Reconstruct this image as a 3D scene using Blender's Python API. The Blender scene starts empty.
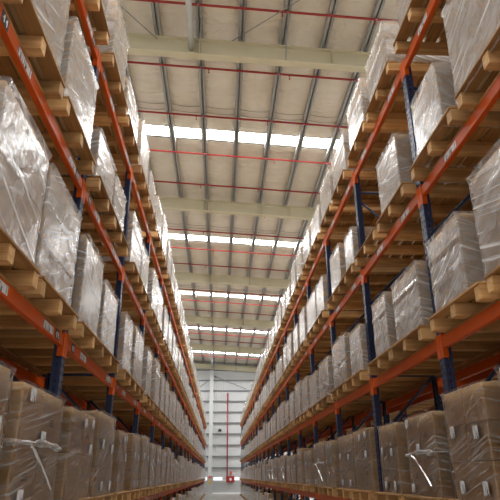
import bpy, bmesh, math, random
from mathutils import Vector, Matrix, noise
random.seed(11)
SC = bpy.context.scene
COL = SC.collection

# ------------------------------------------------------------------ measures
A_L, A_R = 1.505, 2.194            # aisle axis to the beam faces, left / right
FLOOR = -1.75
LEV = [-0.43, 1.217, 2.902, 4.649]   # beam centres above the camera's height
BEAM_H = 0.12
DECK = 0.06 + 0.165                # beam centre to the pallet's top
Y0, BAY = 5.434, 2.7
GAP_K, GAP = 11, 0.45              # the racks break once, at this post
END_L, END_R = 21, 20
RAF0, RAFS = 13.18, 10.43
WALL_Y = 65.7
SLOPE = -0.063

def post_y(k):
    return Y0 + BAY * k + (GAP if k > GAP_K else 0.0)
def bay_y(k):                      # where bay k starts
    return Y0 + BAY * k + (GAP if k >= GAP_K else 0.0)

# ------------------------------------------------------------------ materials
def new_mat(name):
    m = bpy.data.materials.new(name); m.use_nodes = True
    nt = m.node_tree; nt.nodes.clear()
    out = nt.nodes.new('ShaderNodeOutputMaterial')
    return m, nt, out
def N(nt, kind, **kw):
    n = nt.nodes.new(kind)
    for k, v in kw.items():
        if k in n.inputs: n.inputs[k].default_value = v
        else: setattr(n, k, v)
    return n
def L(nt, a, b): nt.links.new(a, b)

def plain(name, col, rough=0.5, metal=0.0, noise_amt=0.12, noise_scale=6.0, bump=0.0, bump_scale=40.0, rand=0.0, spec=0.5):
    m, nt, out = new_mat(name)
    p = N(nt, 'ShaderNodeBsdfPrincipled', Roughness=rough, Metallic=metal)
    p.inputs['Specular IOR Level'].default_value = spec
    tc = N(nt, 'ShaderNodeTexCoord')
    no = N(nt, 'ShaderNodeTexNoise', Scale=noise_scale, Detail=5.0)
    L(nt, tc.outputs['Object'], no.inputs['Vector'])
    mr = N(nt, 'ShaderNodeMapRange'); mr.inputs['To Min'].default_value = 1 - noise_amt; mr.inputs['To Max'].default_value = 1 + noise_amt
    L(nt, no.outputs['Fac'], mr.inputs['Value'])
    val = mr.outputs['Result']
    if rand:
        oi = N(nt, 'ShaderNodeObjectInfo')
        r2 = N(nt, 'ShaderNodeMapRange'); r2.inputs['To Min'].default_value = 1 - rand; r2.inputs['To Max'].default_value = 1 + rand
        L(nt, oi.outputs['Random'], r2.inputs['Value'])
        mu = N(nt, 'ShaderNodeMath', operation='MULTIPLY'); L(nt, val, mu.inputs[0]); L(nt, r2.outputs['Result'], mu.inputs[1]); val = mu.outputs[0]
    hs = N(nt, 'ShaderNodeHueSaturation'); hs.inputs['Color'].default_value = (*col, 1)
    L(nt, val, hs.inputs['Value']); L(nt, hs.outputs['Color'], p.inputs['Base Color'])
    if bump:
        n2 = N(nt, 'ShaderNodeTexNoise', Scale=bump_scale, Detail=4.0); L(nt, tc.outputs['Object'], n2.inputs['Vector'])
        b = N(nt, 'ShaderNodeBump', Strength=bump, Distance=0.01); L(nt, n2.outputs['Fac'], b.inputs['Height']); L(nt, b.outputs['Normal'], p.inputs['Normal'])
    L(nt, p.outputs['BSDF'], out.inputs['Surface'])
    return m

def wood(name, c1, c2, along):
    m, nt, out = new_mat(name)
    p = N(nt, 'ShaderNodeBsdfPrincipled', Roughness=0.7)
    tc = N(nt, 'ShaderNodeTexCoord'); mp = N(nt, 'ShaderNodeMapping')
    s = [26.0, 26.0, 26.0]; s[along] = 1.6; mp.inputs['Scale'].default_value = s
    L(nt, tc.outputs['Object'], mp.inputs['Vector'])
    oi = N(nt, 'ShaderNodeObjectInfo')
    sc = N(nt, 'ShaderNodeVectorMath', operation='SCALE'); sc.inputs[0].default_value = (37, 91, 53); L(nt, oi.outputs['Random'], sc.inputs['Scale'])
    L(nt, sc.outputs['Vector'], mp.inputs['Location'])
    no = N(nt, 'ShaderNodeTexNoise', Scale=1.0, Detail=6.0, Roughness=0.6); L(nt, mp.outputs['Vector'], no.inputs['Vector'])
    n2 = N(nt, 'ShaderNodeTexNoise', Scale=5.0, Detail=2.0); L(nt, tc.outputs['Object'], n2.inputs['Vector'])
    cr = N(nt, 'ShaderNodeValToRGB'); cr.color_ramp.elements[0].position = .3; cr.color_ramp.elements[1].position = .7
    cr.color_ramp.elements[0].color = (*c1, 1); cr.color_ramp.elements[1].color = (*c2, 1)
    L(nt, no.outputs['Fac'], cr.inputs['Fac'])
    r2 = N(nt, 'ShaderNodeMapRange'); r2.inputs['To Min'].default_value = .72; r2.inputs['To Max'].default_value = 1.2; L(nt, oi.outputs['Random'], r2.inputs['Value'])
    r3 = N(nt, 'ShaderNodeMapRange'); r3.inputs['To Min'].default_value = .75; r3.inputs['To Max'].default_value = 1.25; L(nt, n2.outputs['Fac'], r3.inputs['Value'])
    mu = N(nt, 'ShaderNodeMath', operation='MULTIPLY'); L(nt, r2.outputs['Result'], mu.inputs[0]); L(nt, r3.outputs['Result'], mu.inputs[1])
    hs = N(nt, 'ShaderNodeHueSaturation'); L(nt, cr.outputs['Color'], hs.inputs['Color']); L(nt, mu.outputs[0], hs.inputs['Value'])
    L(nt, hs.outputs['Color'], p.inputs['Base Color'])
    b = N(nt, 'ShaderNodeBump', Strength=.35, Distance=.004); L(nt, no.outputs['Fac'], b.inputs['Height']); L(nt, b.outputs['Normal'], p.inputs['Normal'])
    L(nt, p.outputs['BSDF'], out.inputs['Surface'])
    return m

def film_mat(name, lo, hi, tilt, tint=(.82, .79, .745), gloss=.25, freq=30.0):
    """clear stretch film: partly see-through, crinkled in diagonal streaks"""
    m, nt, out = new_mat(name)
    tc = N(nt, 'ShaderNodeTexCoord'); sx = N(nt, 'ShaderNodeSeparateXYZ'); L(nt, tc.outputs['Object'], sx.inputs[0])
    ad = N(nt, 'ShaderNodeMath', operation='ADD'); L(nt, sx.outputs['X'], ad.inputs[0]); L(nt, sx.outputs['Y'], ad.inputs[1])
    oi = N(nt, 'ShaderNodeObjectInfo')
    off = N(nt, 'ShaderNodeMath', operation='MULTIPLY'); off.inputs[1].default_value = 40.0; L(nt, oi.outputs['Random'], off.inputs[0])
    cb = N(nt, 'ShaderNodeCombineXYZ'); L(nt, ad.outputs[0], cb.inputs['X']); L(nt, sx.outputs['Z'], cb.inputs['Y']); L(nt, off.outputs[0], cb.inputs['Z'])
    def streak(rot, sx_, sy_, detail=3.0, dist=0.0):
        mp0 = N(nt, 'ShaderNodeMapping'); mp0.inputs['Rotation'].default_value = (0, 0, rot); L(nt, cb.outputs[0], mp0.inputs['Vector'])
        mp = N(nt, 'ShaderNodeMapping'); mp.inputs['Scale'].default_value = (sx_, sy_, 1); L(nt, mp0.outputs[0], mp.inputs['Vector'])
        n = N(nt, 'ShaderNodeTexNoise', Scale=1.0, Detail=detail, Distortion=dist); L(nt, mp.outputs['Vector'], n.inputs['Vector'])
        return n.outputs['Fac']
    s1 = streak(tilt, 1.1, freq, 2.0, .2)
    s2 = streak(-tilt * .5, 2.2, 16.0, 3.0, .6)
    s3 = streak(.5, 4.0, 7.0, 3.0, 1.2)
    def add(a, b, wa, wb):
        m1 = N(nt, 'ShaderNodeMath', operation='MULTIPLY'); m1.inputs[1].default_value = wa; L(nt, a, m1.inputs[0])
        m2 = N(nt, 'ShaderNodeMath', operation='MULTIPLY_ADD'); m2.inputs[1].default_value = wb; L(nt, b, m2.inputs[0]); L(nt, m1.outputs[0], m2.inputs[2])
        return m2.outputs[0]
    h = add(s1, s2, .22, .2); h = add(h, s3, 1.0, .5)
    bu = N(nt, 'ShaderNodeBump', Strength=1.0, Distance=.012); L(nt, h, bu.inputs['Height'])
    st = N(nt, 'ShaderNodeMapRange'); st.inputs['From Min'].default_value = .55; st.inputs['From Max'].default_value = .68
    st.inputs['To Min'].default_value = 0; st.inputs['To Max'].default_value = hi; L(nt, s1, st.inputs['Value'])
    cl = N(nt, 'ShaderNodeMapRange'); cl.inputs['From Min'].default_value = .38; cl.inputs['From Max'].default_value = .68
    cl.inputs['To Min'].default_value = lo; cl.inputs['To Max'].default_value = lo + .3 * hi; L(nt, s3, cl.inputs['Value'])
    mr = N(nt, 'ShaderNodeMath', operation='MAXIMUM'); L(nt, st.outputs['Result'], mr.inputs[0]); L(nt, cl.outputs['Result'], mr.inputs[1])
    d = N(nt, 'ShaderNodeBsdfDiffuse'); d.inputs['Color'].default_value = (*tint, 1); L(nt, bu.outputs['Normal'], d.inputs['Normal'])
    t = N(nt, 'ShaderNodeBsdfTransparent'); t.inputs['Color'].default_value = (.97, .97, .97, 1)
    mx = N(nt, 'ShaderNodeMixShader'); L(nt, mr.outputs[0], mx.inputs['Fac']); L(nt, t.outputs[0], mx.inputs[1]); L(nt, d.outputs[0], mx.inputs[2])
    g = N(nt, 'ShaderNodeBsdfGlossy', Roughness=gloss); g.inputs['Color'].default_value = (1, 1, 1, 1); L(nt, bu.outputs['Normal'], g.inputs['Normal'])
    fr = N(nt, 'ShaderNodeFresnel', IOR=1.44); L(nt, bu.outputs['Normal'], fr.inputs['Normal'])
    m2 = N(nt, 'ShaderNodeMixShader'); L(nt, fr.outputs[0], m2.inputs['Fac']); L(nt, mx.outputs[0], m2.inputs[1]); L(nt, g.outputs[0], m2.inputs[2])
    L(nt, m2.outputs[0], out.inputs['Surface'])
    return m

def label_mat(name, paper, ink, sc=60.0):
    m, nt, out = new_mat(name)
    p = N(nt, 'ShaderNodeBsdfPrincipled', Roughness=.5)
    tc = N(nt, 'ShaderNodeTexCoord'); mp = N(nt, 'ShaderNodeMapping'); mp.inputs['Scale'].default_value = (1, 1.0, .12); L(nt, tc.outputs['Object'], mp.inputs['Vector'])
    no = N(nt, 'ShaderNodeTexNoise', Scale=sc, Detail=1.0); L(nt, mp.outputs[0], no.inputs['Vector'])
    cr = N(nt, 'ShaderNodeValToRGB'); cr.color_ramp.interpolation = 'CONSTANT'
    cr.color_ramp.elements[0].color = (*ink, 1); cr.color_ramp.elements[1].position = .43; cr.color_ramp.elements[1].color = (*paper, 1)
    L(nt, no.outputs['Fac'], cr.inputs['Fac']); L(nt, cr.outputs['Color'], p.inputs['Base Color']); L(nt, p.outputs[0], out.inputs['Surface'])
    return m

M = {}
M['orange'] = plain('orange_paint', (.60, .088, .005), .42, noise_amt=.1, spec=.22)
M['navy'] = plain('navy_paint', (.018, .032, .085), .4, noise_amt=.1)
M['wood_y'] = wood('pallet_wood_lengthwise', (.33, .155, .042), (.54, .29, .10), 1)  # deck and bottom boards: colour darkened to carry the shade beneath the pallets
M['wood_x'] = wood('pallet_wood_crosswise', (.50, .26, .085), (.76, .47, .20), 0)  # stringers: same wood in a lighter tone, for ends catching the aisle light
M['carton'] = plain('kraft_board', (.66, .445, .235), .75, noise_amt=.07, noise_scale=3.0, rand=.14, spec=.2)
M['film_hi'] = film_mat('stretch_film_cloudy', .24, .85, .35)
M['film_mid'] = film_mat('stretch_film_streaked', .17, .85, -.3)
M['film_lo'] = film_mat('stretch_film_clear', .0, .5, .22, (.80, .78, .75), freq=62.0)
M['label'] = label_mat('paper_label', (.75, .75, .74), (.10, .10, .12))
M['black_label'] = plain('black_sign', (.02, .02, .022), .5)
M['white'] = plain('white_print', (.8, .8, .8), .5, noise_amt=.02)
M['rafter'] = plain('cream_steel', (.66, .61, .43), .5, noise_amt=.05, noise_scale=2)
M['purlin'] = plain('galvanised_steel', (.36, .36, .345), .45, .2, noise_amt=.15)
M['red'] = plain('red_paint', (.36, .022, .018), .4)
M['cable'] = plain('grey_cable', (.2, .19, .17), .6)
M['column'] = plain('pale_grey_paint', (.62, .63, .62), .5, noise_amt=.04)
M['concrete'] = plain('concrete', (.44, .43, .40), .55, noise_amt=.18, noise_scale=1.2, bump=.1)
M['block'] = plain('grey_render', (.42, .42, .41), .8, noise_amt=.08, noise_scale=2)
M['sheet'] = plain('white_sheet', (.62, .63, .63), .45, noise_amt=.05, noise_scale=.8)
M['girt'] = plain('grey_girt', (.22, .23, .235), .5)
M['dark'] = plain('dark_plastic', (.03, .03, .033), .5)
M['yellow'] = plain('yellow_paint', (.6, .35, .04), .5)
M['pink'] = plain('red_notice', (.62, .16, .13), .5)

def ceiling_mat():
    m, nt, out = new_mat('insulation_blanket')
    p = N(nt, 'ShaderNodeBsdfPrincipled', Roughness=.45); p.inputs['Specular IOR Level'].default_value = .4
    tc = N(nt, 'ShaderNodeTexCoord')
    def nz(scale, detail, dist=0):
        mp = N(nt, 'ShaderNodeMapping'); mp.inputs['Scale'].default_value = scale; L(nt, tc.outputs['Object'], mp.inputs['Vector'])
        n = N(nt, 'ShaderNodeTexNoise', Scale=1.0, Detail=detail, Distortion=dist); L(nt, mp.outputs[0], n.inputs['Vector']); return n.outputs['Fac']
    n1 = nz((.9, .5, 1), 3, .4); n2 = nz((1.1, 2.6, 1), 5, .8)
    cr = N(nt, 'ShaderNodeValToRGB'); cr.color_ramp.elements[0].position = .25; cr.color_ramp.elements[1].position = .75
    cr.color_ramp.elements[0].color = (.70, .63, .51, 1); cr.color_ramp.elements[1].color = (.88, .82, .71, 1)
    L(nt, n1, cr.inputs['Fac']); L(nt, cr.outputs['Color'], p.inputs['Base Color'])
    b = N(nt, 'ShaderNodeBump', Strength=1.0, Distance=.16); L(nt, n2, b.inputs['Height']); L(nt, b.outputs['Normal'], p.inputs['Normal'])
    L(nt, p.outputs[0], out.inputs['Surface']); return m
M['ceiling'] = ceiling_mat()

PANE_E = 24.0
def pane_mat(name, e):
    m, nt, out = new_mat(name)
    em = N(nt, 'ShaderNodeEmission', Strength=e); em.inputs['Color'].default_value = (.98, .99, 1.0, 1)
    L(nt, em.outputs[0], out.inputs['Surface']); return m
M['pane'] = pane_mat('daylit_translucent_sheet', PANE_E)
M['window'] = pane_mat('daylit_window', .8)

# ------------------------------------------------------------------ mesh helpers
def add_box(bm, x0, x1, y0, y1, z0, z1, mi=0):
    vs = [bm.verts.new((x, y, z)) for x in (x0, x1) for y in (y0, y1) for z in (z0, z1)]
    for q in ((0, 1, 3, 2), (4, 6, 7, 5), (0, 4, 5, 1), (2, 3, 7, 6), (0, 2, 6, 4), (1, 5, 7, 3)):
        f = bm.faces.new([vs[i] for i in q]); f.material_index = mi
def bevel(bm, w, seg=1):
    bmesh.ops.recalc_face_normals(bm, faces=bm.faces[:])
    bmesh.ops.bevel(bm, geom=bm.edges[:], offset=w, segments=seg, affect='EDGES', profile=.6)
def add_tube(bm, p, q, r, n=10, mi=0, caps=True):
    p, q = Vector(p), Vector(q); d = (q - p).normalized()
    u = d.orthogonal().normalized(); v = d.cross(u)
    a = [bm.verts.new(p + (u * math.cos(t) + v * math.sin(t)) * r) for t in [2 * math.pi * i / n for i in range(n)]]
    b = [bm.verts.new(x.co + (q - p)) for x in a]
    for i in range(n):
        f = bm.faces.new((a[i], a[(i + 1) % n], b[(i + 1) % n], b[i])); f.smooth = True; f.material_index = mi
    if caps:
        bm.faces.new(a[::-1]).material_index = mi; bm.faces.new(b).material_index = mi
def mesh_of(bm, name, *mats, recalc=True):
    if recalc: bmesh.ops.recalc_face_normals(bm, faces=bm.faces[:])
    me = bpy.data.meshes.new(name); bm.to_mesh(me); bm.free()
    for m in mats: me.materials.append(m)
    return me
def link(name, me, parent=None, loc=(0, 0, 0), rotz=0.0):
    o = bpy.data.objects.new(name, me); COL.objects.link(o)
    o.location = loc; o.rotation_euler = (0, 0, rotz)
    if parent: o.parent = parent
    return o
def thing(name, label, cat, loc=(0, 0, 0), group=None, me=None):
    o = bpy.data.objects.new(name, me); COL.objects.link(o); o.location = loc
    if me is None: o.empty_display_size = .1
    o['label'] = label; o['category'] = cat
    if group: o['group'] = group
    return o
def struct(name, me, label, cat, loc=(0, 0, 0)):
    o = link(name, me, None, loc); o['kind'] = 'structure'; o['label'] = label; o['category'] = cat
    return o
def box_mesh(name, dims, mat, bev=0.0):
    bm = bmesh.new(); add_box(bm, *dims)
    if bev: bevel(bm, bev)
    return mesh_of(bm, name, mat)

# ------------------------------------------------------------------ camera (solved from the photo's vanishing points)
f_px, pitch, yaw, roll = 557.87, .3849, .0541, -.0071
cp, sp, cy, sy = math.cos(pitch), math.sin(pitch), math.cos(yaw), math.sin(yaw)
F = Vector((sy * cp, cy * cp, sp)); R0 = Vector((cy, -sy, 0)); U0 = R0.cross(F)
R = R0 * math.cos(roll) + U0 * math.sin(roll); U = U0 * math.cos(roll) - R0 * math.sin(roll)
cd = bpy.data.cameras.new('camera'); cam = bpy.data.objects.new('camera', cd); COL.objects.link(cam)
cam.matrix_world = Matrix(((R.x, U.x, -F.x, 0), (R.y, U.y, -F.y, 0), (R.z, U.z, -F.z, 0), (0, 0, 0, 1)))
cd.sensor_width = 36; cd.lens = f_px / 500 * 36; cd.clip_end = 200
SC.camera = cam

# ------------------------------------------------------------------ the building
XA, XB, YA = -13.0, 15.0, -8.0
def roof(x): return 12.42 + SLOPE * x
struct('floor', box_mesh('floor', (XA, XB, YA, WALL_Y + .3, FLOOR - .2, FLOOR), M['concrete']), 'grey concrete warehouse floor at the end of the aisle', 'floor')

# roof blanket sagging between the purlins, with the skylight strips left open
PUR_S = 1.25
PUR = [-2.0 + PUR_S * i for i in range(-3, 8)]
SKY = [(RAF0 + RAFS * k + 5.08, RAF0 + RAFS * k + 5.86) for k in range(-2, 5)]
def sky_gap():
    segs, y = [], YA
    for a, b in SKY:
        segs.append((y, a)); y = b
    segs.append((y, WALL_Y)); return segs
bm = bmesh.new()
nx = int((XB - XA) / (PUR_S / 6))
for (a, b) in sky_gap():
    ny = max(2, int((b - a) / .35)); grid = []
    for j in range(ny + 1):
        y = a + (b - a) * j / ny; row = []
        for i in range(nx + 1):
            x = XA + (XB - XA) * i / nx
            fr = ((x + 2.0) / PUR_S) % 1.0
            z = roof(x) - .06 * math.sin(math.pi * fr) + .018 * noise.noise((x * 1.3, y * .9, 3)) 
            row.append(bm.verts.new((x, y, z)))
        grid.append(row)
    for j in range(ny):
        for i in range(nx):
            f = bm.faces.new((grid[j][i], grid[j][i + 1], grid[j + 1][i + 1], grid[j + 1][i])); f.smooth = True
ceil = struct('ceiling', mesh_of(bm, 'ceiling', M['ceiling']), 'pale foil faced roof blanket sagging between the purlins', 'ceiling')
# pairs of lap seams across the blanket
bm = bmesh.new()
for a, b in SKY:
    for dy in (-1.05, -1.4):
        pts = []
        for i in range(nx + 1):
            x = XA + (XB - XA) * i / nx
            fr = ((x + 2.0) / PUR_S) % 1.0
            pts.append(Vector((x, a + dy + .05 * noise.noise((x * .8, dy, a)) + .015 * math.sin(math.pi * fr), roof(x) - .06 * math.sin(math.pi * fr) - .012)))
        for p, q in zip(pts, pts[1:]): add_tube(bm, p, q, .008, 5, caps=False)
link('lap_seam', mesh_of(bm, 'lap_seam', M['cable']), ceil)
for i, (a, b) in enumerate(SKY):
    bm = bmesh.new()
    vs = [bm.verts.new(v) for v in ((XA, a, roof(XA) + .02), (XB, a, roof(XB) + .02), (XB, b, roof(XB) + .02), (XA, b, roof(XA) + .02))]
    bm.faces.new(vs[::-1])
    w = struct('window_%d' % (i + 1), mesh_of(bm, 'skylight', M['pane'], recalc=False), 'bright translucent skylight strip across the roof, number counted from the near end', 'skylight')
    if i >= 2:
        w['label'] = ['nearest', 'second nearest', 'middle', 'second farthest', 'farthest'][i - 2] + ' bright translucent skylight strip running across the roof'
    else:
        w['label'] = ['skylight strip overhead behind the camera', 'skylight strip overhead in front of the camera'][i]
    bm = bmesh.new()
    for yy in (a, b):
        q = [bm.verts.new(v) for v in ((XA, yy - .06, roof(XA) - .03), (XB, yy - .06, roof(XB) - .03), (XB, yy + .06, roof(XB) - .03), (XA, yy + .06, roof(XA) - .03))]
        q2 = [bm.verts.new(v.co + Vector((0, 0, .06))) for v in q]
        bm.faces.new(q); bm.faces.new(q2[::-1])
        for s in range(4): bm.faces.new((q[s], q[(s + 1) % 4], q2[(s + 1) % 4], q2[s]))
    link('flashing', mesh_of(bm, 'flashing', M['purlin']), w)

ORD = ['first', 'second', 'third', 'fourth', 'fifth', 'sixth', 'seventh', 'eighth', 'ninth', 'tenth', 'eleventh', 'twelfth',
       'thirteenth', 'fourteenth', 'fifteenth', 'sixteenth', 'seventeenth', 'eighteenth', 'nineteenth', 'twentieth']
def ordn(n):
    if n <= 20: return ORD[n - 1]
    t = {2: 'twenty', 3: 'thirty', 4: 'forty'}[n // 10]
    if n % 10 == 0: return {2: 'twentieth', 3: 'thirtieth', 4: 'fortieth'}[n // 10]
    return t + '-' + ORD[n % 10 - 1]

# purlins: cee sections running along the building
bm = bmesh.new()
prof = [(-.10, -.2), (-.018, -.2), (-.018, -.06), (.030, -.06), (.030, -.185), (.10, -.185), (.10, -.03), (-.10, -.03)]
ya, yb = YA, WALL_Y - .05
r0 = [bm.verts.new((x, ya, z)) for x, z in prof]; r1 = [bm.verts.new((x, yb, z)) for x, z in prof]
for i in range(len(prof)): bm.faces.new((r0[i], r0[(i + 1) % 8], r1[(i + 1) % 8], r1[i]))
pm = mesh_of(bm, 'purlin', M['purlin'])
for i, x in enumerate(PUR):
    thing('purlin', 'galvanised steel purlin running along under the roof, %s counted from the left' % ordn(i + 1), 'purlin', (x, 0, roof(x) - .02), 'roof purlins', pm)

# rafters: welded I sections following the roof slope
def rafter_mesh():
    parts = []
    def slab(w, z0, z1):
        bm = bmesh.new()
        q = []
        for x in (XA, XB):
            for (yy, zz) in ((-w / 2, z0), (w / 2, z0), (w / 2, z1), (-w / 2, z1)):
                q.append(bm.verts.new((x, yy, SLOPE * x + zz)))
        for f in ((0, 1, 2, 3), (7, 6, 5, 4), (0, 4, 5, 1), (1, 5, 6, 2), (2, 6, 7, 3), (3, 7, 4, 0)): bm.faces.new([q[k] for k in f])
        return bm
    return (mesh_of(slab(.26, 0, .025), 'bottom_flange', M['rafter']), mesh_of(slab(.016, .025, .545), 'web', M['rafter']),
            mesh_of(slab(.26, .545, .57), 'top_flange', M['rafter']))
rm = rafter_mesh()
stm = bmesh.new(); add_box(stm, -.006, .006, -.13, .13, .025, .545); stm = mesh_of(stm, 'stiffener', M['rafter'])
spl = bmesh.new(); add_box(spl, -.16, -.14, -.13, .13, -.03, .545); add_box(spl, .0, .02, -.13, .13, -.03, .545)
spl = mesh_of(spl, 'splice_plate', M['rafter'])
CLEAT = box_mesh('purlin_cleat', (-.012, .012, -.1, .1, .57, .80), M['purlin'])
rw = ['nearest', 'second nearest', 'middle', 'second farthest', 'farthest']
for k in range(-1, 6):
    lab = 'cream steel roof rafter in front of the end wall, last of the row' if k == 5 else ('cream steel roof rafter overhead above the camera' if k < 0 else
          rw[k] + ' of the cream steel rafters spanning the aisle before the last one')
    t = thing('roof_rafter', lab, 'rafter', (0, RAF0 + RAFS * k, 11.44), 'roof rafters')
    for nm, me in zip(('bottom_flange', 'web', 'top_flange'), rm): link(nm, me, t)
    for x in (-4.3, 3.2): link('stiffener', stm, t, (x, 0, SLOPE * x))
    link('splice_plate', spl, t, (-.75, 0, SLOPE * -.75 - .0))
    for x in PUR: link('purlin_cleat', CLEAT, t, (x, 0, SLOPE * x))
    # fly braces from the bottom flange up to a purlin
    for x in (PUR[2], PUR[4], PUR[6]):
        b2 = bmesh.new(); add_tube(b2, (x + .05, -.1, SLOPE * x + .03), (x + .05, -.75, SLOPE * x + .86), .018, 6)
        link('fly_brace', mesh_of(b2, 'fly_brace', M['purlin']), t)

# ridge struts and rod bracing in the first and last bays
for k, lab in ((-1, 'white tubular strut between the two rafters nearest the camera'), (4, 'white tubular strut between the last two rafters by the end wall')):
    b2 = bmesh.new(); ys = RAF0 + RAFS * k + .02; add_tube(b2, (-.98, ys, 11.75), (-.98, ys + RAFS - .04, 11.75), .085, 14)
    thing('roof_strut', lab, 'strut', me=mesh_of(b2, 'roof_strut', M['column']))
YB = RAF0 - RAFS
for x0, x1, lab in ((-.9, -5.6, 'thin steel bracing rod slanting left from the nearest rafter'), (-.9, 4.8, 'thin steel bracing rod slanting right from the nearest rafter')):
    b2 = bmesh.new(); add_tube(b2, (x0 + (1.1 if x1 > 0 else -1.1), RAF0 - .05, 12.05), (x1, RAF0 - 4.6, 12.0 + SLOPE * x1), .016, 8)
    thing('bracing_rod', lab, 'rod', me=mesh_of(b2, 'bracing_rod', M['purlin']))

# sprinkler pipes across the roof with heads hanging at every second bay
hb = bmesh.new(); add_tube(hb, (0, 0, 0), (0, 0, -.13), .012, 8); add_tube(hb, (0, 0, -.13), (0, 0, -.14), .03, 10); add_tube(hb, (0, 0, -.0), (0, 0, -.035), .024, 8)
hb = mesh_of(hb, 'sprinkler_head', M['red'])
h2 = bmesh.new(); add_tube(h2, (0, 0, .03), (0, 0, .06), .014, 8); add_tube(h2, (0, 0, -.03), (0, 0, .0), .044, 12); HANG = mesh_of(h2, 'hanger', M['purlin'])
n = 0
for j in range(-1, 20):
    y = 11.9 + 2.6 * j
    if min(abs(y - (RAF0 + RAFS * k)) for k in range(7)) < .25: y -= .3
    n += 1
    b2 = bmesh.new(); add_tube(b2, (XA + .2, y, SLOPE * (XA + .2)), (XB - .2, y, SLOPE * (XB - .2)), .036, 10)
    lab = 'red sprinkler pipe crossing under the roof, %s counted from the camera' % ordn(n)
    t = thing('sprinkler_pipe', lab, 'pipe', (0, 0, 12.14), 'roof sprinkler pipes')
    link('pipe', mesh_of(b2, 'pipe', M['red']), t)
    for i in range(3):
        x = -1.0 + 2.6 * i + .5 * (j % 2)
        link('sprinkler_head', hb, t, (x, y, SLOPE * x - .03))
    for x in PUR[::2]:
        link('hanger', HANG, t, (x, y, SLOPE * x))

# walls
bm = bmesh.new()
ribs = int((XB - XA) / .2)
zs = (FLOOR + 1.35, 12.9)
prev = None
for i in range(ribs * 4 + 1):
    x = XA + i * .05; d = [0, 0, .006, .006][i % 4]
    c = (bm.verts.new((x, WALL_Y + d, zs[0])), bm.verts.new((x, WALL_Y + d, zs[1])))
    if prev: bm.faces.new((prev[0], c[0], c[1], prev[1]))
    prev = c
wall = struct('wall_back', mesh_of(bm, 'wall_back', M['sheet'], recalc=False), 'white ribbed sheet end wall with grey girts at the far end of the aisle', 'wall')
gz = [.85 + 1.18 * i for i in range(10)]
gm = box_mesh('girt', (XA, XB, -.16, 0, -.06, .06), M['girt'])
for z in gz: link('girt', gm, wall, (0, WALL_Y, z))
struct('trim_1', box_mesh('trim_1', (XA, XB, WALL_Y - .12, WALL_Y + .12, FLOOR, FLOOR + 1.25), M['block']), 'grey rendered low wall under the far sheet wall', 'wall')
struct('trim_2', box_mesh('trim_2', (XA, XB, WALL_Y - .5, WALL_Y - .12, FLOOR, FLOOR + .12), M['white']), 'pale kerb along the foot of the end wall', 'kerb')
for i, (x0, x1) in enumerate(((-2.0, -1.2), (-.6, .35), (1.15, 2.2))):
    w = struct('window_%d' % (i + 8), box_mesh('low_window', (x0, x1, WALL_Y - .05, WALL_Y - .03, -.42, -.08), M['window']),
               'bright low window in the end wall ' + ['left of the grey column', 'between the column and the hose box', 'right of the red hose box'][i], 'window')
    b2 = bmesh.new(); add_box(b2, x0 - .04, x1 + .04, WALL_Y - .08, WALL_Y - .02, -.46, -.42); add_box(b2, x0 - .04, x1 + .04, WALL_Y - .08, WALL_Y - .02, -.08, -.04)
    link('window_frame', mesh_of(b2, 'window_frame', M['girt']), w)
for nm, x0, x1, lab in (('wall_left', XA - .2, XA, 'pale side wall beyond the left racks'), ('wall_right', XB, XB + .2, 'pale side wall beyond the right racks')):
    struct(nm, box_mesh(nm, (x0, x1, YA, WALL_Y + .3, FLOOR, 13.3), M['sheet']), lab, 'wall')

# column, wall bracing, hose box and its pipe, wall speaker
t = thing('steel_column', 'tall pale grey steel column in front of the end wall', 'column', (-.98, RAF0 + RAFS * 5 - .2, FLOOR))
b2 = bmesh.new(); add_box(b2, -.2, .2, -.14, -.12, 1.8, 13.1); add_box(b2, -.2, .2, .12, .14, 1.8, 13.1); add_box(b2, -.01, .01, -.12, .12, 1.8, 13.1)
link('shaft', mesh_of(b2, 'shaft', M['column']), t)
link('casing', box_mesh('casing', (-.3, .3, -.22, .22, 0, 1.8), M['block'], .02), t)
link('notice', box_mesh('notice', (-.16, .2, -.235, -.222, 1.55, 1.78), M['pink']), t)
link('push_box', box_mesh('push_box', (-.1, .12, -.3, -.222, .95, 1.35), M['yellow'], .01), t)
t = thing('fire_hose_box', 'red fire hose box on the end wall below the red pipe', 'hose box', (1.25, WALL_Y - .15, -.12))
link('cabinet', box_mesh('cabinet', (-.48, .42, -.3, -.06, -.5, .12), M['red'], .02), t)
b2 = bmesh.new(); add_tube(b2, (.0, -.31, -.2), (.0, -.36, -.2), .15, 20); link('reel_front', mesh_of(b2, 'reel_front', M['white']), t)
link('notice', box_mesh('notice', (-.1, .2, -.02, .02, .3, .62), M['pink']), t)
t = thing('fire_riser', 'red vertical fire pipe climbing the end wall', 'pipe', (.88, WALL_Y - .26, 0))
b2 = bmesh.new(); add_tube(b2, (0, 0, -.05), (0, 0, 8.65), .07, 12); add_tube(b2, (0, 0, 8.65), (0, 0, 8.8), .1, 12); link('pipe', mesh_of(b2, 'pipe', M['red']), t)
for z in (1.5, 3.9, 6.2):
    b2 = bmesh.new(); add_box(b2, -.1, .1, -.03, .1, -.03, .03); link('bracket', mesh_of(b2, 'bracket', M['girt']), t, (0, 0, z))
t = thing('wall_lamp', 'small dark lamp fixed high on the end wall beside the column', 'lamp', (.02, WALL_Y - .17, 4.75))
link('bracket', box_mesh('bracket', (-.05, .05, -.12, .0, -.05, .2), M['dark']), t)
link('housing', box_mesh('housing', (-.2, .2, -.34, -.1, -.14, .1), M['dark'], .03), t)
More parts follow.
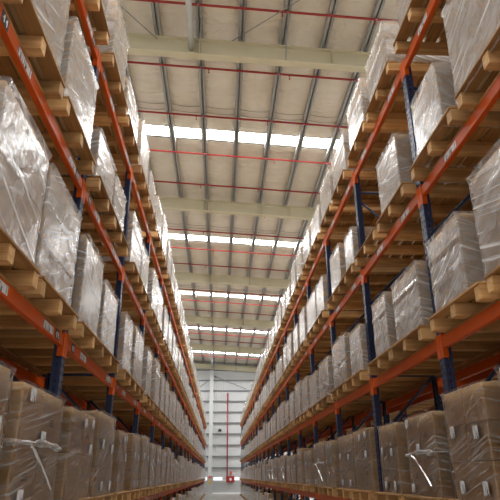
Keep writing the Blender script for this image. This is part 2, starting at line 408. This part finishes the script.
for xe, lab in ((-2.6, 'thin steel rod slanting down left across the top of the end wall'), (3.0, 'thin steel rod slanting down right across the top of the end wall')):
    b2 = bmesh.new(); add_tube(b2, (-.7, WALL_Y - .2, 10.75), (xe, WALL_Y - .2, 9.3), .03, 6)
    thing('bracing_rod', lab, 'rod', me=mesh_of(b2, 'wall_rod', M['girt']))

# ------------------------------------------------------------------ racks
TOP = LEV[3] + .12
def upright_mesh():
    bm = bmesh.new(); H = TOP - FLOOR
    rows = int(H / .075); cache = {}
    def V(x, y, z):
        k = (round(x, 4), round(y, 4), round(z, 4))
        if k not in cache: cache[k] = bm.verts.new(k)
        return cache[k]
    ycut = [-.06, -.04, -.02, .02, .04, .06]; xcut = [0, .03, .05, .085]
    for r in range(rows):
        z0 = r * .075; zc = [z0, z0 + .02, z0 + .055, z0 + .075]
        for zi in range(3):
            for yi in range(5):
                if zi == 1 and yi in (1, 3): continue
                bm.faces.new((V(0, ycut[yi], zc[zi]), V(0, ycut[yi + 1], zc[zi]), V(0, ycut[yi + 1], zc[zi + 1]), V(0, ycut[yi], zc[zi + 1])))
            for yy in (-.06, .06):
                for xi in range(3):
                    if zi == 1 and xi == 1: continue
                    bm.faces.new((V(xcut[xi], yy, zc[zi]), V(xcut[xi + 1], yy, zc[zi]), V(xcut[xi + 1], yy, zc[zi + 1]), V(xcut[xi], yy, zc[zi + 1])))
            for a, b in ((-.06, -.04), (.04, .06)):
                bm.faces.new((V(.085, a, zc[zi]), V(.085, b, zc[zi]), V(.085, b, zc[zi + 1]), V(.085, a, zc[zi + 1])))
    return mesh_of(bm, 'upright', M['navy'])
UP = upright_mesh()
PLATE = box_mesh('base_plate', (-.03, .12, -.08, .08, 0, .012), M['navy'])
def beam_mesh(n):
    bm = bmesh.new(); hl = (BAY - .12) / 2
    prof = [(0, -.06), (0, .06), (.028, .06), (.028, .035), (.05, .035), (.05, -.06)]
    a = [bm.verts.new((x, -hl, z)) for x, z in prof]; b = [bm.verts.new((x, hl, z)) for x, z in prof]
    for i in range(6): bm.faces.new((a[i], a[(i + 1) % 6], b[(i + 1) % 6], b[i]))
    bm.faces.new(a); bm.faces.new(b)
    bmesh.ops.recalc_face_normals(bm, faces=bm.faces[:])
    bmesh.ops.bevel(bm, geom=[e for e in bm.edges if abs(e.verts[0].co.y - e.verts[1].co.y) > 1], offset=.006, segments=2, affect='EDGES')
    return mesh_of(bm, n, M['orange'])
BM = beam_mesh('beam')
cb = bmesh.new(); add_box(cb, -.007, .05, .003, .078, -.15, .085); bevel(cb, .004); CON = mesh_of(cb, 'beam_connector', M['orange'])
cb = bmesh.new(); add_box(cb, -.007, .05, -.078, -.003, -.15, .085); bevel(cb, .004); CON2 = mesh_of(cb, 'beam_connector', M['orange'])
BAR = box_mesh('barcode_label', (-.002, -.0005, -.15, .15, -.035, .035), M['label'])
sg = bmesh.new(); add_box(sg, -.003, -.0005, -.06, .06, -.045, .045)
for yy in (-.028, .022):
    add_box(sg, -.005, -.003, yy - .008, yy + .004, -.03, .03, 1); add_box(sg, -.005, -.003, yy + .004, yy + .016, -.005, .012, 1)
SIGN = mesh_of(sg, 'bay_sign', M['black_label'], M['white'])
DEPTH = 1.0
def diag_mesh(u0, z0, u1, z1, nm):
    bm = bmesh.new(); add_tube(bm, (u0, 0, z0), (u1, 0, z1), .021, 8); return mesh_of(bm, nm, M['navy'])
DH = .95
DG = [diag_mesh(.06, .05, DEPTH - .06, DH - .05, 'diagonal_brace'), diag_mesh(DEPTH - .06, .05, .06, DH - .05, 'diagonal_brace')]
HZ = diag_mesh(.05, 0, DEPTH - .05, 0, 'horizontal_brace')

def rack(label, s, face, k0, k1, near, group):
    """s = -1 left, +1 right; u runs from the aisle face into the rack; posts k0..k1"""
    root = thing('pallet_rack', label, 'pallet rack', (s * face, bay_y(k0), FLOOR), group)
    rz = 0 if s > 0 else math.pi                     # local +x points into the rack
    by = bay_y(k0)
    def L_(u, y, z): return (s * u, y - by, z - FLOOR)
    for k in range(k0, k1 + 1):
        y = bay_y(k0) + BAY * (k - k0)
        for u, back in ((0, 0), (DEPTH, 1)):
            o = link('upright', UP, root, L_(u, y, FLOOR), rz + (math.pi if back else 0)); link('base_plate', PLATE, o)
        for i in range(6):
            link('diagonal_brace', DG[i % 2], root, L_(0, y, FLOOR + .3 + i * DH), rz)
        for z in (.3, 3.1, 6.1): link('horizontal_brace', HZ, root, L_(0, y, FLOOR + z), rz)
        if k == k1: break
        for li, z in enumerate(LEV):
            for u, back in ((0, 0), (DEPTH, 1)):
                o = link('rear_beam' if back else 'beam', BM, root, L_(u, y + BAY / 2, z), rz + (math.pi if back else 0))
                link('beam_connector', CON, o, (0, -BAY / 2, 0)); link('beam_connector', CON2, o, (0, BAY / 2, 0))
                if not back and near and k <= 3 and (s < 0 or li >= 2):
                    rr = random.Random(k * 10 + li + (5 if s > 0 else 0))
                    for q in (-.75, .45):
                        b = link('barcode_label', BAR, o, (0, q + rr.uniform(-.2, .2), 0)); b['label'] = 'white printed label on the orange beam'
                    if s < 0:
                        for q in (-1.05, 1.05):
                            b = link('bay_sign', SIGN, o, (0, q, 0)); b['label'] = 'small black sign with white marks'
    return root
G = 'pallet racking runs'
rack('orange and navy pallet rack along the near left of the aisle', -1, A_L, -2, GAP_K, True, G)
rack('orange and navy pallet rack along the near right of the aisle', 1, A_R, -2, GAP_K, True, G)
def far_rack(label, s, face, k1): return rack(label, s, face, GAP_K, k1, False, G)
# the far runs start after the break
_by = bay_y
far_l = rack('distant left pallet rack running on to the end wall', -1, A_L, GAP_K, END_L, False, G)
far_r = rack('distant right pallet rack running on towards the end wall', 1, A_R, GAP_K, END_R, False, G)
# near runs end on a post just before the break, so shift is already in bay_y
rack('pallet rack standing back to back behind the left rack', -1, A_L + DEPTH + .25, -2, GAP_K, False, G)
rack('pallet rack standing back to back behind the right rack', 1, A_R + DEPTH + .25, -2, GAP_K, False, G)

# ------------------------------------------------------------------ pallets
PW, PD = 1.15, 1.2                                   # along the aisle, into the rack
def pallet_bits():
    """local: x into the rack (0 = aisle edge), y along the aisle (centred), z up from the beam"""
    deck = bmesh.new()
    xs = [0, .185, .36, .535, .71, .885, 1.06]
    for x in xs: add_box(deck, x, x + .14, -PW / 2, PW / 2, .143, .165)
    bevel(deck, .003)
    st = bmesh.new(); add_box(st, 0.012, PD - .012, -.05, .05, .02, .143); bevel(st, .004)
    bt = bmesh.new(); add_box(bt, 0, .12, -PW / 2 + .01, PW / 2 - .01, 0, .02); bevel(bt, .003)
    return deck, st, bt
d_, s_, b_ = pallet_bits()
DECKM, STRM, BOTM = mesh_of(d_, 'deck', M['wood_y']), mesh_of(s_, 'stringer', M['wood_x']), mesh_of(b_, 'bottom_board', M['wood_y'])
ST_Y = (-PW / 2 + .055, 0, PW / 2 - .055); BT_X = (.14, .96)
def put(bm, me, loc, base):
    tmp = bmesh.new(); tmp.from_mesh(me)
    off = len(bm.verts); vm = [bm.verts.new(v.co + Vector(loc)) for v in tmp.verts]
    for f in tmp.faces:
        g = bm.faces.new([vm[v.index] for v in f.verts]); g.material_index = f.material_index + base; g.smooth = f.smooth
    tmp.free()
def simple_pallet():
    bm = bmesh.new(); put(bm, DECKM, (0, 0, 0), 0)
    for y in ST_Y: put(bm, STRM, (0, y, 0), 1)
    for x in BT_X: put(bm, BOTM, (x, 0, 0), 0)
    return mesh_of(bm, 'pallet', M['wood_y'], M['wood_x'])
PALM = simple_pallet()
PG = 'wooden pallets on the racks'
def make_pallet(loc, rz, label, full):
    t = thing('wooden_pallet', label, 'pallet', loc, PG, None if full else PALM)
    t.rotation_euler = (0, 0, rz)
    if full:
        link('deck', DECKM, t)
        for y in ST_Y: link('stringer', STRM, t, (0, y, 0))
        for x in BT_X: link('bottom_board', BOTM, t, (x, 0, 0))
    return t

# ------------------------------------------------------------------ wrapped carton stacks (unit kinds, 1 m along the aisle, 1.05 m deep, 0.9 m high)
W0, D0, H0 = 1.0, 1.06, .9
def carton_boxes(rng, tiers, cols):
    res = []; z = 0
    for ti in range(tiers):
        h = H0 / tiers
        cw = W0 / cols
        for c in range(cols):
            for d in range(2):
                j = rng.uniform(-.008, .008)
                res.append((d * D0 / 2 + .003 + (j if d == 0 else 0) + .008, (d + 1) * D0 / 2 - .003 + .0, -W0 / 2 + c * cw + .003, -W0 / 2 + (c + 1) * cw - .003, z + .002, z + h - .002))
        z += h
    return res
def carton_mesh(b, flap):
    bm = bmesh.new(); add_box(bm, *b); bevel(bm, .006, 1)
    return mesh_of(bm, 'carton', M['carton'])
def film_mesh(rng, mat, tiers, band, skirt):
    bm = bmesh.new(); seed = rng.uniform(0, 100)
    rows = 16; per = []
    r = .012; off = .008
    x0, x1, y0, y1 = .004 - off, D0 + off, -W0 / 2 - off, W0 / 2 + off
    def side(p, q, n): return [(p[0] + (q[0] - p[0]) * i / n, p[1] + (q[1] - p[1]) * i / n) for i in range(n)]
    c = [(x0 + r, y0), (x1 - r, y0), (x1, y0 + r), (x1, y1 - r), (x1 - r, y1), (x0 + r, y1), (x0, y1 - r), (x0, y0 + r)]
    for i in range(8): per += side(c[i], c[(i + 1) % 8], 12 if i % 2 == 0 else 2)
    npt = len(per); grid = []
    z_lo = -.05 if skirt else -.012
    for j in range(rows + 1):
        fz = j / rows; z = z_lo + (H0 + .008 - z_lo) * fz
        row = []
        for i, (x, y) in enumerate(per):
            cx, cy = x - D0 / 2, y
            nn = noise.noise((x * 3 + seed, y * 3, z * 5)) * .005 + noise.noise((x * 9 + seed, y * 9, z * 14)) * .0025
            k = 1.0
            g = nn
            tz = (z / (H0 / tiers)); dt = abs(tz - round(tz))
            if 0 < round(tz) < tiers and dt < .12: g -= .004
            if band and abs(z - band) < .05: g += .016 * (1 - abs(z - band) / .05)
            if skirt and z < .25: g += .03 * (.25 - z) / .35 * (.5 + 1.2 * noise.noise((x * 12, y * 12, seed)))
            if j == rows: g -= .016
            g = max(g, -.006) if j < rows else g
            n_ = Vector((cx / (D0 / 2), cy / (W0 / 2), 0)); ax = abs(n_.x) > abs(n_.y)
            dx = (math.copysign(g, cx) if abs(n_.x) > .93 else 0); dy = (math.copysign(g, cy) if abs(n_.y) > .93 else 0)
            row.append(bm.verts.new((x + dx, y + dy, z)))
        grid.append(row)
    for j in range(rows):
        for i in range(npt):
            f = bm.faces.new((grid[j][i], grid[j][(i + 1) % npt], grid[j + 1][(i + 1) % npt], grid[j + 1][i]))
    return mesh_of(bm, 'stretch_film', mat)
LABM = box_mesh('shipping_label', (-.001, .001, -.055, .055, -.05, .05), M['label'])

M['film_rope'] = film_mat('bunched_film', .15, .75, .15, (.85, .84, .82), .3, 60.0)
M['ink'] = plain('faded_print', (.13, .10, .08), .7, noise_amt=.2)
def rope_mesh(rng, z0):
    """a bunched, twisted turn of film round the aisle face and the two ends, with a sagging tail on the aisle face"""
    bm = bmesh.new(); o = .022; seed = rng.uniform(0, 50)
    def strip(pts):
        rows = []
        for i, (x, y, z, w, n) in enumerate(pts):
            row = []
            for j in range(5):
                t = j / 4 - .5
                b = .010 * math.cos(math.pi * t) + .006 * noise.noise((i * .9, j * 1.7, seed))
                row.append(bm.verts.new((x + n[0] * b, y + n[1] * b, z + w * t)))
            rows.append(row)
        for a, b in zip(rows, rows[1:]):
            for j in range(4):
                f = bm.faces.new((a[j], a[j + 1], b[j + 1], b[j])); f.smooth = True
    path = []
    def wz(u): return z0 + .03 * noise.noise((u * 2.2, seed, 0)), .012 + .11 * abs(noise.noise((u * 4.1, seed, 4)))
    for i in range(15): path.append((D0 * .8 * (1 - i / 14) - o * (i / 14) + .0, -W0 / 2 - o, *wz(-1 + i / 14), (0, -1)))
    for i in range(1, 25): path.append((-o, -W0 / 2 - o + (W0 + 2 * o) * i / 24, *wz(i / 24), (-1, 0)))
    for i in range(1, 15): path.append((-o + D0 * .8 * i / 14, W0 / 2 + o, *wz(1 + i / 14), (0, 1)))
    strip(path)
    tail = [(-o - .004, W0 * .30 - W0 * .62 * i / 12, z0 - .01 - .34 * (i / 12) ** 1.25, .012 + .10 * (1 - i / 12) * abs(noise.noise((i * .7, 2, seed))), (-1, 0)) for i in range(13)]
    strip(tail)
    return mesh_of(bm, 'bunched_film', M['film_rope'], recalc=False)
MARK = bmesh.new()
for r in range(3): add_box(MARK, -.0006, .0006, -.06 + .01 * r, .06 - .02 * r, -.03 + .022 * r, -.018 + .022 * r)
MARK = mesh_of(MARK, 'printed_mark', M['ink'])
KINDS = []
def kind(seed, tiers, cols, mat, band=None, skirt=False, labels=(), rope=None, marks=()):
    rng = random.Random(seed)
    bx = carton_boxes(rng, tiers, cols)
    cs = [carton_mesh(b, 0) for b in bx]
    fm = film_mesh(rng, M[mat], tiers, band, skirt)
    bm = bmesh.new()
    for c in cs: put(bm, c, (0, 0, 0), 0)
    put(bm, fm, (0, 0, 0), 1)
    one = mesh_of(bm, 'wrapped_carton_stack', M['carton'], M[mat], recalc=False)
    KINDS.append(dict(cartons=cs, film=fm, one=one, labels=labels, rope=rope_mesh(rng, rope) if rope else None, marks=marks))
    return len(KINDS) - 1
lab2 = ((-.33, .80), (.0, .78), (-.30, .52), (.28, .55), (-.34, .10), (.2, .10))
HI = [kind(1, 2, 2, 'film_hi'), kind(2, 2, 2, 'film_mid', .3), kind(3, 3, 2, 'film_hi', .62), kind(4, 2, 2, 'film_mid'), kind(5, 2, 3, 'film_hi', None, True), kind(6, 3, 2, 'film_hi')]
LO = [kind(11, 2, 2, 'film_lo', None, False, ((.36, .82), (.36, .08), (.02, .52)), .46, ((0, -.25, .2), (2, .26, .22), (4, -.22, .66))), kind(12, 2, 2, 'film_lo', .45, False, lab2[:3], None, ((0, -.22, .25), (4, -.2, .66))), kind(13, 3, 2, 'film_lo', .6, False, lab2[2:]), kind(14, 2, 2, 'film_lo', None, False, lab2[1:5], None, ((0, -.25, .15), (2, .2, .2)))]
SKIRT = HI[4]
LG = 'film-wrapped carton stacks on the racks'
def make_load(loc, rz, w, h, kd, label, full):
    K = KINDS[kd]
    t = thing('wrapped_carton_stack', label, 'carton stack', loc, LG, None if full else K['one'])
    t.rotation_euler = (0, 0, rz); t.scale = (1, w / W0, h / H0)
    if full:
        cs = [link('carton', c, t) for c in K['cartons']]
        for ci, y, z in K['marks']: link('printed_mark', MARK, cs[ci], (.0, y, z))
        if K['rope']: link('bunched_film', K['rope'], t)
        link('stretch_film', K['film'], t)
        for (y, z) in K['labels']:
            o = link('shipping_label', LABM, t, (-.024, y, z)); o['label'] = 'white shipping label'
    return t

# near stacks measured one by one: (side, level, slot) -> (start, end, height), slot 0 starts in the bay nearest the camera
NEAR = {
 ('L', 1, 0): (3.10, 4.06, 1.02), ('L', 1, 1): (4.14, 5.18, .98), ('L', 1, 2): (5.50, 6.42, .95), ('L', 1, 3): (6.58, 7.44, .80), ('L', 1, 4): (8.24, 9.0, .86),
 ('L', 0, 0): (3.0, 3.98, .90), ('L', 0, 1): (4.24, 5.35, .86), ('L', 0, 2): (5.68, 6.74, .84), ('L', 0, 3): (6.98, 8.0, .94), ('L', 0, 4): (8.5, 9.2, .83),
 ('L', 2, 0): (2.95, 3.98, 1.05), ('L', 2, 1): (4.16, 5.16, .90),
 ('R', 1, 0): (3.0, 4.14, .92), ('R', 1, 1): (4.46, 5.2, .76), ('R', 1, 2): (5.62, 6.52, .73), ('R', 1, 3): (6.82, 7.46, .76),
 ('L', 1, 5): (9.3, 10.3, .93), ('L', 1, 6): (10.93, 11.75, .92), ('L', 0, 5): (9.85, 10.6, .88),
 ('L', 2, 2): (5.55, 6.5, .62), ('L', 2, 3): (6.6, 7.4, .62), ('L', 2, 4): (8.22, 9.3, .85), ('L', 2, 5): (9.36, 10.3, .78),
 ('R', 2, 3): None, ('R', 2, 4): (8.22, 8.8, .64), ('R', 2, 5): (9.3, 10.15, .80), ('R', 2, 6): (10.95, 11.8, .78), ('R', 2, 7): (11.95, 13.2, .79),
 ('R', 1, 4): (8.22, 8.95, .70), ('R', 1, 5): (9.35, 10.45, .84), ('R', 1, 6): (10.95, 12.0, .76),
 ('R', 0, 4): (8.22, 9.25, .84), ('R', 0, 5): (9.38, 10.5, .83), ('R', 0, 6): (10.92, 11.7, .82), ('R', 0, 7): (11.8, 13.1, .85),
 ('R', 2, 0): (2.95, 4.05, 1.0), ('R', 2, 1): (4.42, 5.12, .73), ('R', 2, 2): (5.78, 6.60, .80),
 ('R', 0, 0): (3.1, 4.2, .96), ('R', 0, 1): (4.52, 5.42, .91), ('R', 0, 2): (5.70, 6.55, .80), ('R', 0, 3): (6.98, 7.70, .80),
}
LNAME = {-1: 'floor level', 0: 'lowest beam level', 1: 'second beam level', 2: 'third beam level', 3: 'top beam level'}
items = []
for side, s, face, kend in (('L', -1, A_L, END_L), ('R', 1, A_R, END_R)):
    for lev in (-1, 0, 1, 2, 3):
        zb = FLOOR if lev < 0 else LEV[lev] + .06
        cnt = 0
        for slot in range(2 * (kend + 1)):
            k = slot // 2 - 1; yb = bay_y(k)
            if lev == -1 and k < 3: continue
            cnt += 1
            rng = random.Random(hash((s, lev, slot)) & 0xffff)
            pc = yb + (.70 if slot % 2 == 0 else 1.98)
            bare = NEAR.get((side, lev, slot), 0) is None
            if bare: cnt -= 1
            if NEAR.get((side, lev, slot)):
                a, b, h = NEAR[(side, lev, slot)]
            else:
                w = rng.uniform(.86, 1.06); c = pc + rng.uniform(-.06, .06)
                a, b = c - w / 2, c + w / 2
                h = rng.uniform(.82, 1.0) if side == 'L' else rng.uniform(.72, .92)
                if lev == 3: h *= 1.05
                if rng.random() < .25: h *= rng.uniform(.74, .88)
            if lev == 3 and slot == 0: h = 1.0
            a, b = max(a, yb + .085), min(b, yb + 2.615)
            pcc = min(max(pc, (a + b) / 2 - .1), (a + b) / 2 + .1)
            pcc = min(max(pcc, yb + .06 + PW / 2), yb + BAY - .06 - PW / 2)
            items.append(dict(side=side, s=s, face=face, lev=lev, slot=slot, n=cnt, zb=zb, y=(a + b) / 2, w=b - a, h=h, py=pcc, rng=rng, bare=bare, rank=(a + b) / 2 + (18 if lev == -1 else 0)))
items.sort(key=lambda d: d['rank'])
MAXI = 300
rest = items[MAXI:]
OVER, LOAD_IN = .14, .08
SPECIAL = {
 ('L', 0, 1): 'brown two-tier carton stack with a bunched white film band, lowest beam level at left',
 ('R', 0, 1): 'large brown film-wrapped carton stack with several white labels, lowest beam level at far right',
}
for d in items[:MAXI]:
    rz = 0 if d['s'] > 0 else math.pi
    who = '%s along the %s rack\'s %s' % (ordn(d['n']), 'left' if d['s'] < 0 else 'right', LNAME[d['lev']])
    rng = d['rng']
    xp = d['s'] * (d['face'] - OVER); xl = d['s'] * (d['face'] - LOAD_IN + rng.uniform(-.01, .01))
    full = d['y'] < 26
    make_pallet((xp, d['py'], d['zb']), rz, 'bare wooden pallet without a stack on the right rack\'s third beam level' if d['bare'] else 'wooden pallet under the wrapped stack %s' % who, d['y'] < 20)
    if d['bare']: continue
    tone = 'brown' if d['lev'] <= 0 else 'silvery'
    kd = rng.choice(LO) if d['lev'] <= 0 else rng.choice([q for q in HI if q != SKIRT or rng.random() < .4])
    if (d['side'], d['lev'], d['slot']) in (('R', 2, 0), ('R', 2, 1)): kd = SKIRT
    if (d['side'], d['lev'], d['slot']) in (('R', 0, 1),): kd = LO[2]
    if (d['side'], d['lev'], d['slot']) in (('L', 0, 1),): kd = LO[0]
    key = (d['side'], d['lev'], d['slot'])
    lab = SPECIAL.get(key) or '%s film-wrapped carton stack, %s' % (tone, who)
    make_load((xl, d['y'], d['zb'] + .166), rz, d['w'], d['h'], kd, lab, full)

# what is left beyond three hundred: the smallest in view and those behind the front racks
lb, pb = bmesh.new(), bmesh.new()
def put_x(bm, me, mat4, remap):
    tmp = bmesh.new(); tmp.from_mesh(me); tmp.verts.ensure_lookup_table()
    vm = [bm.verts.new(mat4 @ v.co) for v in tmp.verts]
    for f in tmp.faces:
        g = bm.faces.new([vm[v.index] for v in f.verts]); g.material_index = remap[f.material_index]; g.smooth = f.smooth
    tmp.free()
def coarse_stack():
    bm = bmesh.new(); add_box(bm, 0, D0, -W0 / 2, W0 / 2, 0, H0 / 2 - .004, 0); add_box(bm, .006, D0, -W0 / 2 + .006, W0 / 2, H0 / 2, H0, 0)
    bevel(bm, .012)
    for f in bm.faces: f.material_index = 0
    add_box(bm, -.014, D0 + .014, -W0 / 2 - .014, W0 / 2 + .014, -.003, H0 + .006, 1)
    return mesh_of(bm, 'coarse', M['carton'], M['film_mid'])
CO = coarse_stack()
for d in rest:
    rz = 0 if d['s'] > 0 else math.pi
    Rm = Matrix.Rotation(rz, 4, 'Z')
    put_x(pb, PALM, Matrix.Translation((d['s'] * (d['face'] - OVER), d['py'], d['zb'])) @ Rm, (0, 1))
    put_x(lb, CO, Matrix.Translation((d['s'] * (d['face'] - LOAD_IN), d['y'], d['zb'] + .17)) @ Rm @ Matrix.Diagonal((1, d['w'], d['h'] / H0, 1)), (0, 1))
for s, face in ((-1, A_L + DEPTH + .25), (1, A_R + DEPTH + .25)):
    Rm = Matrix.Rotation(0 if s > 0 else math.pi, 4, 'Z')
    for lev in range(4):
        for k in range(-1, 11):
            for c in (.70, 1.98):
                y = bay_y(k) + c; zb = LEV[lev] + .06; rr = random.Random(k * 7 + lev + int(c * 10))
                put_x(pb, PALM, Matrix.Translation((s * (face - .1), y, zb)) @ Rm, (0, 1))
                put_x(lb, CO, Matrix.Translation((s * (face - .04), y, zb + .17)) @ Rm @ Matrix.Diagonal((1, rr.uniform(.9, 1.05), rr.uniform(.85, 1.05), 1)), (0, 1))
for nm, bm_, mats, lab, cat in (('wrapped_carton_stacks', lb, (M['carton'], M['film_mid']), 'remaining small distant wrapped carton stacks at the far end and behind the front racks', 'carton stacks'),
                                ('wooden_pallets', pb, (M['wood_y'], M['wood_x']), 'remaining small distant wooden pallets at the far end and behind the front racks', 'pallets')):
    o = link(nm, mesh_of(bm_, nm, *mats, recalc=False)); o['kind'] = 'stuff'; o['label'] = lab; o['category'] = cat

# ------------------------------------------------------------------ light
w = bpy.data.worlds.new('world'); SC.world = w; w.use_nodes = True
bg = w.node_tree.nodes['Background']; bg.inputs['Color'].default_value = (1, .97, .93, 1); bg.inputs['Strength'].default_value = .3
SC.view_settings.view_transform = 'Standard'; SC.view_settings.look = 'None'; SC.view_settings.gamma = 1.0
SC.view_settings.exposure = 0.64; SC.view_settings.use_curve_mapping = False
